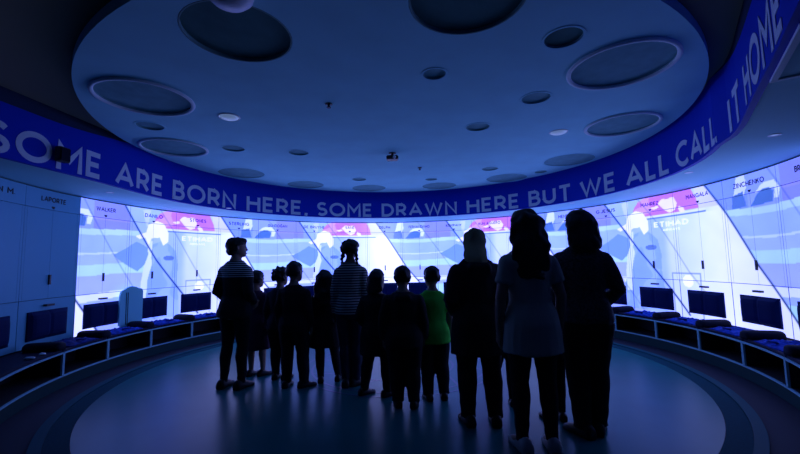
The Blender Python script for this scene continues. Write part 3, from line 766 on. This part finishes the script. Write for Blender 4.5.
def person(name_label, H, x, y, yaw=0, head_yaw=0, head_pitch=0, kid=False, feet=None, width=1.0, arms=None, top=None, legs=None, hair=None, shoes='shoe_black', skin='skin', hood=None, foot_yaw=(8, -8), lean=0):
    hh = H*(.165 if kid else .133)
    kz = (1-hh/H)/.872
    zs = lambda f: f*kz*H if f < .872 else f*kz*H
    fx = (1.08 if kid else 1.0)*width
    t = thing('person', name_label, 'person', (x*S, y*S, 0), 'visitors standing in the room', yaw)
    bm = bmesh.new()
    T = [(zs(f), a*H*fx, b*H*fx, c*H) for f, a, b, c in TORSO]
    loft(bm, [ell(lean*H*(z/H-.5), c, z, a, b) for z, a, b, c in T])
    # legs
    feet = feet or ((-.075, 0), (.075, 0))
    LEG = []
    for s, (px, py) in zip((-1, 1), feet):
        hip = Vector((s*.052*H*fx, 0, zs(.50))); ank = Vector((px, py, zs(.05))); kn = hip.lerp(ank, .50); kn.y += .012*H
        pts = [hip, hip.lerp(kn, .35), hip.lerp(kn, .75), kn, kn.lerp(ank, .3)+Vector((0, -.008*H, 0)), kn.lerp(ank, .7), ank]
        rad = [r*H*fx for r in (.054, .050, .040, .034, .034, .026, .021)]
        tube(bm, pts, rad, 16); LEG.append((pts, rad))
        fy = radians(foot_yaw[0 if s < 0 else 1]); d = Vector((-sin(fy)*1, cos(fy), 0))
        L = .148*H
        fp = [ank - d*.12*L + Vector((0, 0, -.022*H)), ank + Vector((0, 0, -.015*H)), ank + d*.33*L - Vector((0, 0, .028*H)), ank + d*.62*L - Vector((0, 0, .036*H))]
        tube(bm, fp, [(.020*H, .020*H), (.022*H, .024*H), (.026*H, .017*H), (.022*H, .010*H)], 12, ref=(0, 0, 1))
        LEG[-1] = LEG[-1] + (ank, d, L)
    # arms with hands
    arms = arms or (((-.120, -.01, .635), (-.122, .03, .49)), ((.120, -.01, .635), (.122, .03, .49)))
    ARMS = []
    for s, (el, wr) in zip((-1, 1), arms):
        sh = Vector((s*.090*H*fx + lean*H*.3, -.004*H, zs(.778))); el = Vector((el[0]*H*fx, el[1]*H, zs(el[2]))); wr = Vector((wr[0]*H*fx, wr[1]*H, zs(wr[2])))
        pts = [sh, sh.lerp(el, .5), el, el.lerp(wr, .4), wr]; rad = [r*H*fx for r in (.029, .027, .023, .022, .0155)]
        tube(bm, pts, rad, 14); ARMS.append((pts, rad))
        d = (wr-el).normalized(); side = Vector((1, 0, 0)) if abs(d.x) < .75 else Vector((0, 1, 0))
        pal = d.cross(side).normalized(); fwd = pal.cross(d).normalized()     # fwd spans the palm's width
        wid = Vector((0, 1, 0)); wid = (wid - d*wid.dot(d)).normalized() if abs(d.y) < .8 else fwd
        inn = Vector((-s, 0, 0)); inn = (inn - d*inn.dot(d)); inn = inn.normalized() if inn.length > .1 else Vector((0, 0, -1))
        hl = .105*H
        tube(bm, [wr, wr+d*hl*.25, wr+d*hl*.5], [(.013*H, .016*H), (.012*H, .024*H), (.011*H, .024*H)], 12, ref=wid)
        for i, fl in enumerate((.40, .46, .43, .34)):
            b0 = wr + d*hl*.46 + wid*(.018-.012*i)*H
            k1 = b0 + d*hl*fl*.5 + inn*.004*H; k2 = k1 + d*hl*fl*.42 + inn*.014*H
            tube(bm, [b0-d*.01*H, b0, k1, k2], [.0060*H]*2+[.0055*H, .0048*H], 8)
        b0 = wr + d*hl*.14 + wid*.014*H
        tube(bm, [b0, b0+wid*.018*H+d*.012*H, b0+wid*.024*H+d*.032*H+inn*.004*H], [.0075*H, .0068*H, .0055*H], 8)
    # head
    chin = H-hh; hc = Vector((lean*H*.42, .012*H, 0)); Rm = Matrix.Rotation(head_yaw, 3, 'Z') @ Matrix.Rotation(head_pitch, 3, 'X')
    piv = Vector((hc.x, 0, chin+.15*hh))
    def hp(px, py, pz): 
        v = Vector((px*hh, py*hh, (pz-.15)*hh)); return piv + Rm @ (v + Vector((0, .012*H, 0)))
    hr = []
    for f, a, fr, bk in HEADP:
        c, b = (fr+bk)/2, (fr-bk)/2
        hr.append([hp(a*cos(2*pi*i/20), c+b*sin(2*pi*i/20), f) for i in range(20)])
    loft(bm, hr)
    loft(bm, [[hp(px, py, pz) for px, py, pz in r] for r in (
        [(-.03, .36, .52), (.03, .36, .52), (.02, .40, .52), (-.02, .40, .52)], [(-.06, .34, .36), (.06, .34, .36), (.035, .50, .36), (-.035, .50, .36)], [(-.05, .34, .32), (.05, .34, .32), (.03, .44, .325), (-.03, .44, .325)])])
    for s in (-1, 1):
        tube(bm, [hp(s*.33, -.04, .36), hp(s*.37, -.07, .46), hp(s*.37, -.09, .56)], [.03*hh, (.04*hh, .07*hh), .035*hh], 10)
    body = fuse('body', bm, M[skin], t, .0085, 3, ratio=.35)
    for s in (-1, 1):
        bm = bmesh.new(); ball(bm, hp(s*.14, .355, .50), .052*hh, 10); obj('eye', bm, M['eye'], t, True)
    bm = bmesh.new(); tube(bm, [hp(-.11, .375, .19), hp(0, .41, .195), hp(.11, .375, .19)], [.018*hh, .03*hh, .018*hh], 8); obj('mouth', bm, M['lip'], t, True)
    # trousers / leggings
    if legs:
        mname, nm, infl, flare, upto = legs
        bm = bmesh.new()
        loft(bm, [ell(lean*H*(z/H-.5), c, z, a+min(infl, .009), b+min(infl, .009)) for z, a, b, c in ((zs(f), *[v*H*(fx if i < 2 else 1) for i, v in enumerate(interp(TORSO, f))]) for f in (.458, .48, .50, .52, .54, .555, .565))])
        for pts, rad, ank, d, L in LEG:
            q = [p for p in pts]; rr = [r+infl+(flare*H*max(0, i-2)/4) for i, r in enumerate(rad)]
            if upto < 1:
                n = max(3, int(len(q)*upto)); q, rr = q[:n+1], rr[:n+1]
            else: q = q + [ank - Vector((0, 0, .012*H))]; rr = rr + [rr[-1]+.004]
            tube(bm, q, rr, 16, ends=False)
        fuse(nm, bm, M[mname], t, .011, 2, disp=(14, .006), ratio=.5)
    if top:
        mname, nm, hem, infl, flare, sleeve = top
        bm = bmesh.new(); fs = [hem] + [f for f in (.40, .44, .48, .52, .56, .61, .65, .70, .745, .785, .812, .832, .848) if f > hem+.01]
        rings = []
        for f in fs:
            a, b, c = interp(TORSO, max(f, .52)); e = flare*max(0, .62-f)
            ix = infl*(1.0 if f < .80 else .55)
            rings.append(ell(lean*(zs(f)-H*.5), c*H, zs(f), a*H*fx+ix+e*H, b*H*fx+ix+e*H*.75))
        loft(bm, rings)
        for pts, rad in ARMS:
            n = {0: 0, 1: 2, 2: 5}[sleeve]
            if n == 0: continue
            q = pts[:n] if n < 5 else pts; rr = [r+infl*.75 for r in rad[:len(q)]]
            if n == 2: q = [pts[0], pts[1], pts[1].lerp(pts[2], .25)]; rr = [rad[0]+infl*.8, rad[1]+infl*.9, rad[1]+infl]
            tube(bm, q, rr, 14, ends=False); ball(bm, q[0], rr[0]*.97, 12)
        if hood:
            tube(bm, [(-.07*H, -.02*H, zs(.82)), (-.045*H, -.065*H, zs(.80)), (.045*H, -.065*H, zs(.80)), (.07*H, -.02*H, zs(.82))], [.022*H, .032*H, .032*H, .022*H], 12)
        fuse(nm, bm, M[mname], t, .012, 3, disp=(9, .010), ratio=.5)
    # shoes
    for (pts, rad, ank, d, L) in LEG:
        bm = bmesh.new(); s = d.cross(Vector((0, 0, 1)))
        rings = []
        for u, w, z1 in ((-.36, .018, .030), (-.33, .024, .048), (-.22, .028, .062), (-.02, .027, .060), (.14, .027, .046), (.32, .030, .034), (.52, .028, .028), (.66, .020, .022), (.71, .010, .016)):
            w *= H; z1 *= H; c = Vector((ank.x, ank.y, 0)) + d*u*L
            rings.append([c + s*w*a + Vector((0, 0, max(.002, z1*b))) for a, b in ((-.85, 0), (-1, .18), (-1, .5), (-.75, .82), (-.3, 1), (.3, 1), (.75, .82), (1, .5), (1, .18), (.85, 0))])
        loft(bm, rings); obj('shoe', bm, M[shoes], t, True)
    # hair
    kind, mname, length = hair[:3]; wide = hair[3] if len(hair) > 3 else .44
    bm = bmesh.new(); hr = []
    for f, a, fr, bk in HEADP:
        if f < (.20 if kind != 'short' else .26): continue
        i_ = {'curly': 1.24, 'braids': 1.40}.get(kind, 1.10)
        a2, fr2, bk2 = a*i_, fr, bk*i_-.01
        front = .02 - .10*(1-min(1, f/.5)) if f < .62 else fr*1.04+.03*(f-.6)
        if .5 < f < .72: front = .12 if f < .62 else fr+.0
        c, b = (front+bk2)/2, (front-bk2)/2
        f2 = f + (.045 if f > .75 else 0)*(1 if kind != 'curly' else 1.6)
        hr.append([hp(a2*cos(2*pi*i/20), c+b*sin(2*pi*i/20), f2) for i in range(20)])
    if kind not in ('long', 'straight', 'bob'): loft(bm, hr)
    else:
        W = wide; rings = []
        fs = [1.07, 1.04, .97, .88, .76, .64, .52, .36, .18, 0, -.15] ; fs = [f for f in fs if f > -length] + [-length*u for u in (.5, .75, .92, 1.0) if length*u > .2 or u == 1.0]
        fs = sorted(set(fs), reverse=True)
        for f in fs:
            if f > .5: a = W*max(.01, 1-((f-.5)/.60)**2)**.62*.94
            else: a = W*(.94+.06*sm(.5, 0, f))
            u = sm(-length*.55, -length*1.05, f) if f < 0 else 0
            a *= 1-.38*u
            hgt = sqrt(max(.01, 1-((f-.55)/.54)**2)) if f > .55 else 1
            yb = -.04 - (.46+.06*(W-.36)/.3)*hgt - .11*sm(.55, -.25, f)
            yf = .34*hgt if f > .74 else (.30 if f > .7 else (.06 if f > .5 else -.06))
            if f < .05: yf = -.16-.08*sm(0, -.3, f)
            if f > .74: yf = .36*hgt
            rings.append([hp(a*cos(2*pi*j/22), (yf+yb)/2+(yf-yb)/2*sin(2*pi*j/22), f) for j in range(22)])
        loft(bm, rings)
    if kind == 'updo':
        ball(bm, hp(0, -.24, .62), (.42*hh, .36*hh, .42*hh), 14); ball(bm, hp(0, .16, .86), (.30*hh, .26*hh, .16*hh), 12); ball(bm, hp(0, -.34, .30), (.30*hh, .2*hh, .22*hh), 12)
    if kind == 'ponytail':
        tube(bm, [hp(0, -.42, .62), hp(0, -.58, .5), hp(0, -.60, .2), hp(0, -.56, -.1)], [.09*hh, .11*hh, .10*hh, .04*hh], 10)
    if kind == 'braids':
        for s in (-1, 1):
            P = []; Q = []
            for i in range(13):
                u = i/12; P.append(hp(s*(.33+.07*sin(u*2)), -.22+.03*sin(u*9), .36-u*length)); Q.append((.115 + .03*sin(i*2.2))*hh*(1-.4*u))
            tube(bm, P, Q, 10)
    fuse('hair', bm, M[mname], t, .009, 2, disp={'curly': (28, .030), 'long': (16, .020), 'braids': (30, .014)}.get(kind, (26, .008)), ratio=.6)
    return t

B2 = (((-.128, -.03, .635), (-.09, .075, .56)), ((.128, -.03, .635), (.09, .075, .56)))     # elbows out, hands in front
D_ = None
V = radians
# left to right along the group
person('leftmost woman, black knit jumper with pale stripes across the shoulders, face turned right', 1.69, -2.17, 5.10, V(-18), V(-42), 0, False, ((-.125, -.02), (.10, .0)), 1.02,
       B2, ('knit', 'jumper', .47, .024, .05, 2), ('cloth_black', 'trousers', .005, .002, 1), ('updo', 'hair_dark', 0))
person('small girl in a plum skirted dress half hidden by the leftmost woman', 1.30, -2.09, 5.62, V(-10), V(-10), 0, True, ((-.06, 0), (.09, .02)), .95,
       D_, ('cloth_plum', 'dress', .27, .014, .16, 2), None, ('ponytail', 'hair_dark', 0), skin='skin', foot_yaw=(-10, -35))
person('curly haired boy in dark clothes standing left of the taller dark haired boy', 1.33, -1.69, 5.44, V(-8), V(-12), 0, True, ((-.05, 0), (.08, .0)), 1.0,
       D_, ('cloth_navy', 'jumper', .47, .016, .02, 2), ('cloth_black', 'trousers', .012, .003, 1), ('curly', 'hair_dark', 0))
person('taller dark haired boy with feet apart, standing beside the curly haired boy', 1.40, -1.40, 5.08, V(-12), V(-14), 0, True, ((-.08, -.01), (.125, .01)), 1.02,
       D_, ('cloth_black', 'jacket', .46, .022, .02, 2), ('cloth_black', 'trousers', .016, .004, 1), ('short', 'hair_dark', 0), foot_yaw=(5, -40))
person('girl with long straight hair in a short dark coat, left of the striped top', 1.28, -1.035, 5.27, V(4), 0, 0, True, ((-.05, 0), (.15, .03)), 1.0,
       D_, ('cloth_black', 'coat', .33, .014, .13, 2), ('cloth_black', 'tights', .009, 0, 1), ('long', 'hair_dark', .85, .58))
person('tall girl with two braids in a striped long sleeved top and jeans', 1.64, -.66, 5.06, V(-4), V(-6), 0, False, ((-.06, 0), (.05, .03)), .93,
       D_, ('stripes', 'top', .49, .022, .02, 2), ('denim', 'jeans', .012, .004, 1), ('braids', 'hair_dark', .75), skin='skin2', foot_yaw=(5, -45))
person('child in a bulky dark coat with legs planted apart, right of the braided girl', 1.29, -.295, 4.70, V(-20), V(-5), 0, True, ((-.15, -.02), (.10, .0)), 1.08,
       B2, ('cloth_black', 'coat', .34, .030, .05, 2), ('cloth_black', 'leggings', .010, .002, 1), ('bob', 'hair_dark', .12, .46), foot_yaw=(-30, -35))
person('boy in a dark hooded jacket standing left of the green shirt', 1.33, .015, 4.34, 0, 0, 0, True, ((-.065, 0), (.085, -.03)), 1.10,
       D_, ('cloth_black', 'jacket', .44, .028, .02, 2), ('cloth_black', 'trousers', .020, .003, 1), ('short', 'hair_dark', 0), hood=True)
person('boy in a bright green shirt with short dark hair', 1.32, .36, 4.53, V(6), V(6), 0, True, ((-.07, 0), (.09, .0)), 1.0,
       D_, ('cloth_green', 'shirt', .44, .024, .03, 1), ('cloth_black', 'trousers', .018, .004, 1), ('short', 'hair_dark', 0))
person('blond woman in a long dark coat in the middle right of the group', 1.64, .74, 3.85, V(4), V(-10), 0, False, ((-.11, .0), (.115, -.03)), 1.12,
       B2, ('cloth_black', 'coat', .36, .034, .07, 2), ('cloth_black', 'trousers', .018, .003, 1), ('long', 'hair_blond', .50, .47), hood=True)
person('child in dark clothes hidden between the blond woman and the light grey tunic', 1.18, 1.115, 4.30, 0, 0, 0, True, ((-.14, .0), (.05, .0)), .9,
       D_, ('cloth_navy', 'jumper', .46, .012, .02, 2), ('cloth_black', 'trousers', .010, .002, 1), ('short', 'hair_dark', 0))
person('woman with long wavy dark hair in a light grey tunic and black leggings', 1.735, 1.09, 3.32, V(2), V(-3), 0, False, ((-.105, 0), (.105, -.02)), 1.02,
       (((-.128, -.015, .635), (-.130, .02, .49)), ((.128, -.015, .635), (.130, .02, .49))), ('cloth_grey', 'tunic', .40, .020, .07, 1), ('cloth_black', 'leggings', .006, .001, 1), ('long', 'hair_dark', 1.2, .62), shoes='shoe_white')
person('child in dark clothes mostly hidden between the two dark haired women on the right', 1.18, 1.475, 3.90, 0, 0, 0, True, ((-.07, .0), (.055, .0)), .85,
       D_, ('cloth_navy', 'jumper', .46, .010, .02, 2), ('cloth_black', 'trousers', .006, .001, 1), ('short', 'hair_dark', 0))
person('rightmost woman, straight shoulder length dark hair and patterned lace top', 1.75, 1.655, 3.54, V(-6), V(6), 0, False, ((-.07, -.0), (.07, .06)), 1.03,
       (((-.122, -.02, .635), (-.09, .07, .56)), ((.138, -.02, .64), (.11, .09, .57))), ('lace', 'top', .500, .026, .02, 2), ('cloth_black', 'trousers', .020, .004, 1), ('straight', 'hair_dark', .42, .58), foot_yaw=(30, -25))

# ------------------------------------------------------------------ light, world and camera
w = bpy.data.worlds.new('World'); SC.world = w; w.use_nodes = True
w.node_tree.nodes['Background'].inputs['Color'].default_value = (.01, .03, .12, 1); w.node_tree.nodes['Background'].inputs['Strength'].default_value = .05
cam = bpy.data.cameras.new('camera'); co = bpy.data.objects.new('camera', cam); C.objects.link(co)
cam.sensor_width = 36; cam.lens = 36*385.5/800; cam.clip_start = .02
co.location = (0, 0, Z(0))
co.rotation_euler = (Matrix.Rotation(pi/2+.092, 4, 'X') @ Matrix.Rotation(-.021, 4, 'Z')).to_euler()
SC.camera = co
vs = SC.view_settings; vs.view_transform = 'Standard'; vs.look = 'None'; vs.exposure = 0; vs.gamma = 1; vs.use_curve_mapping = False
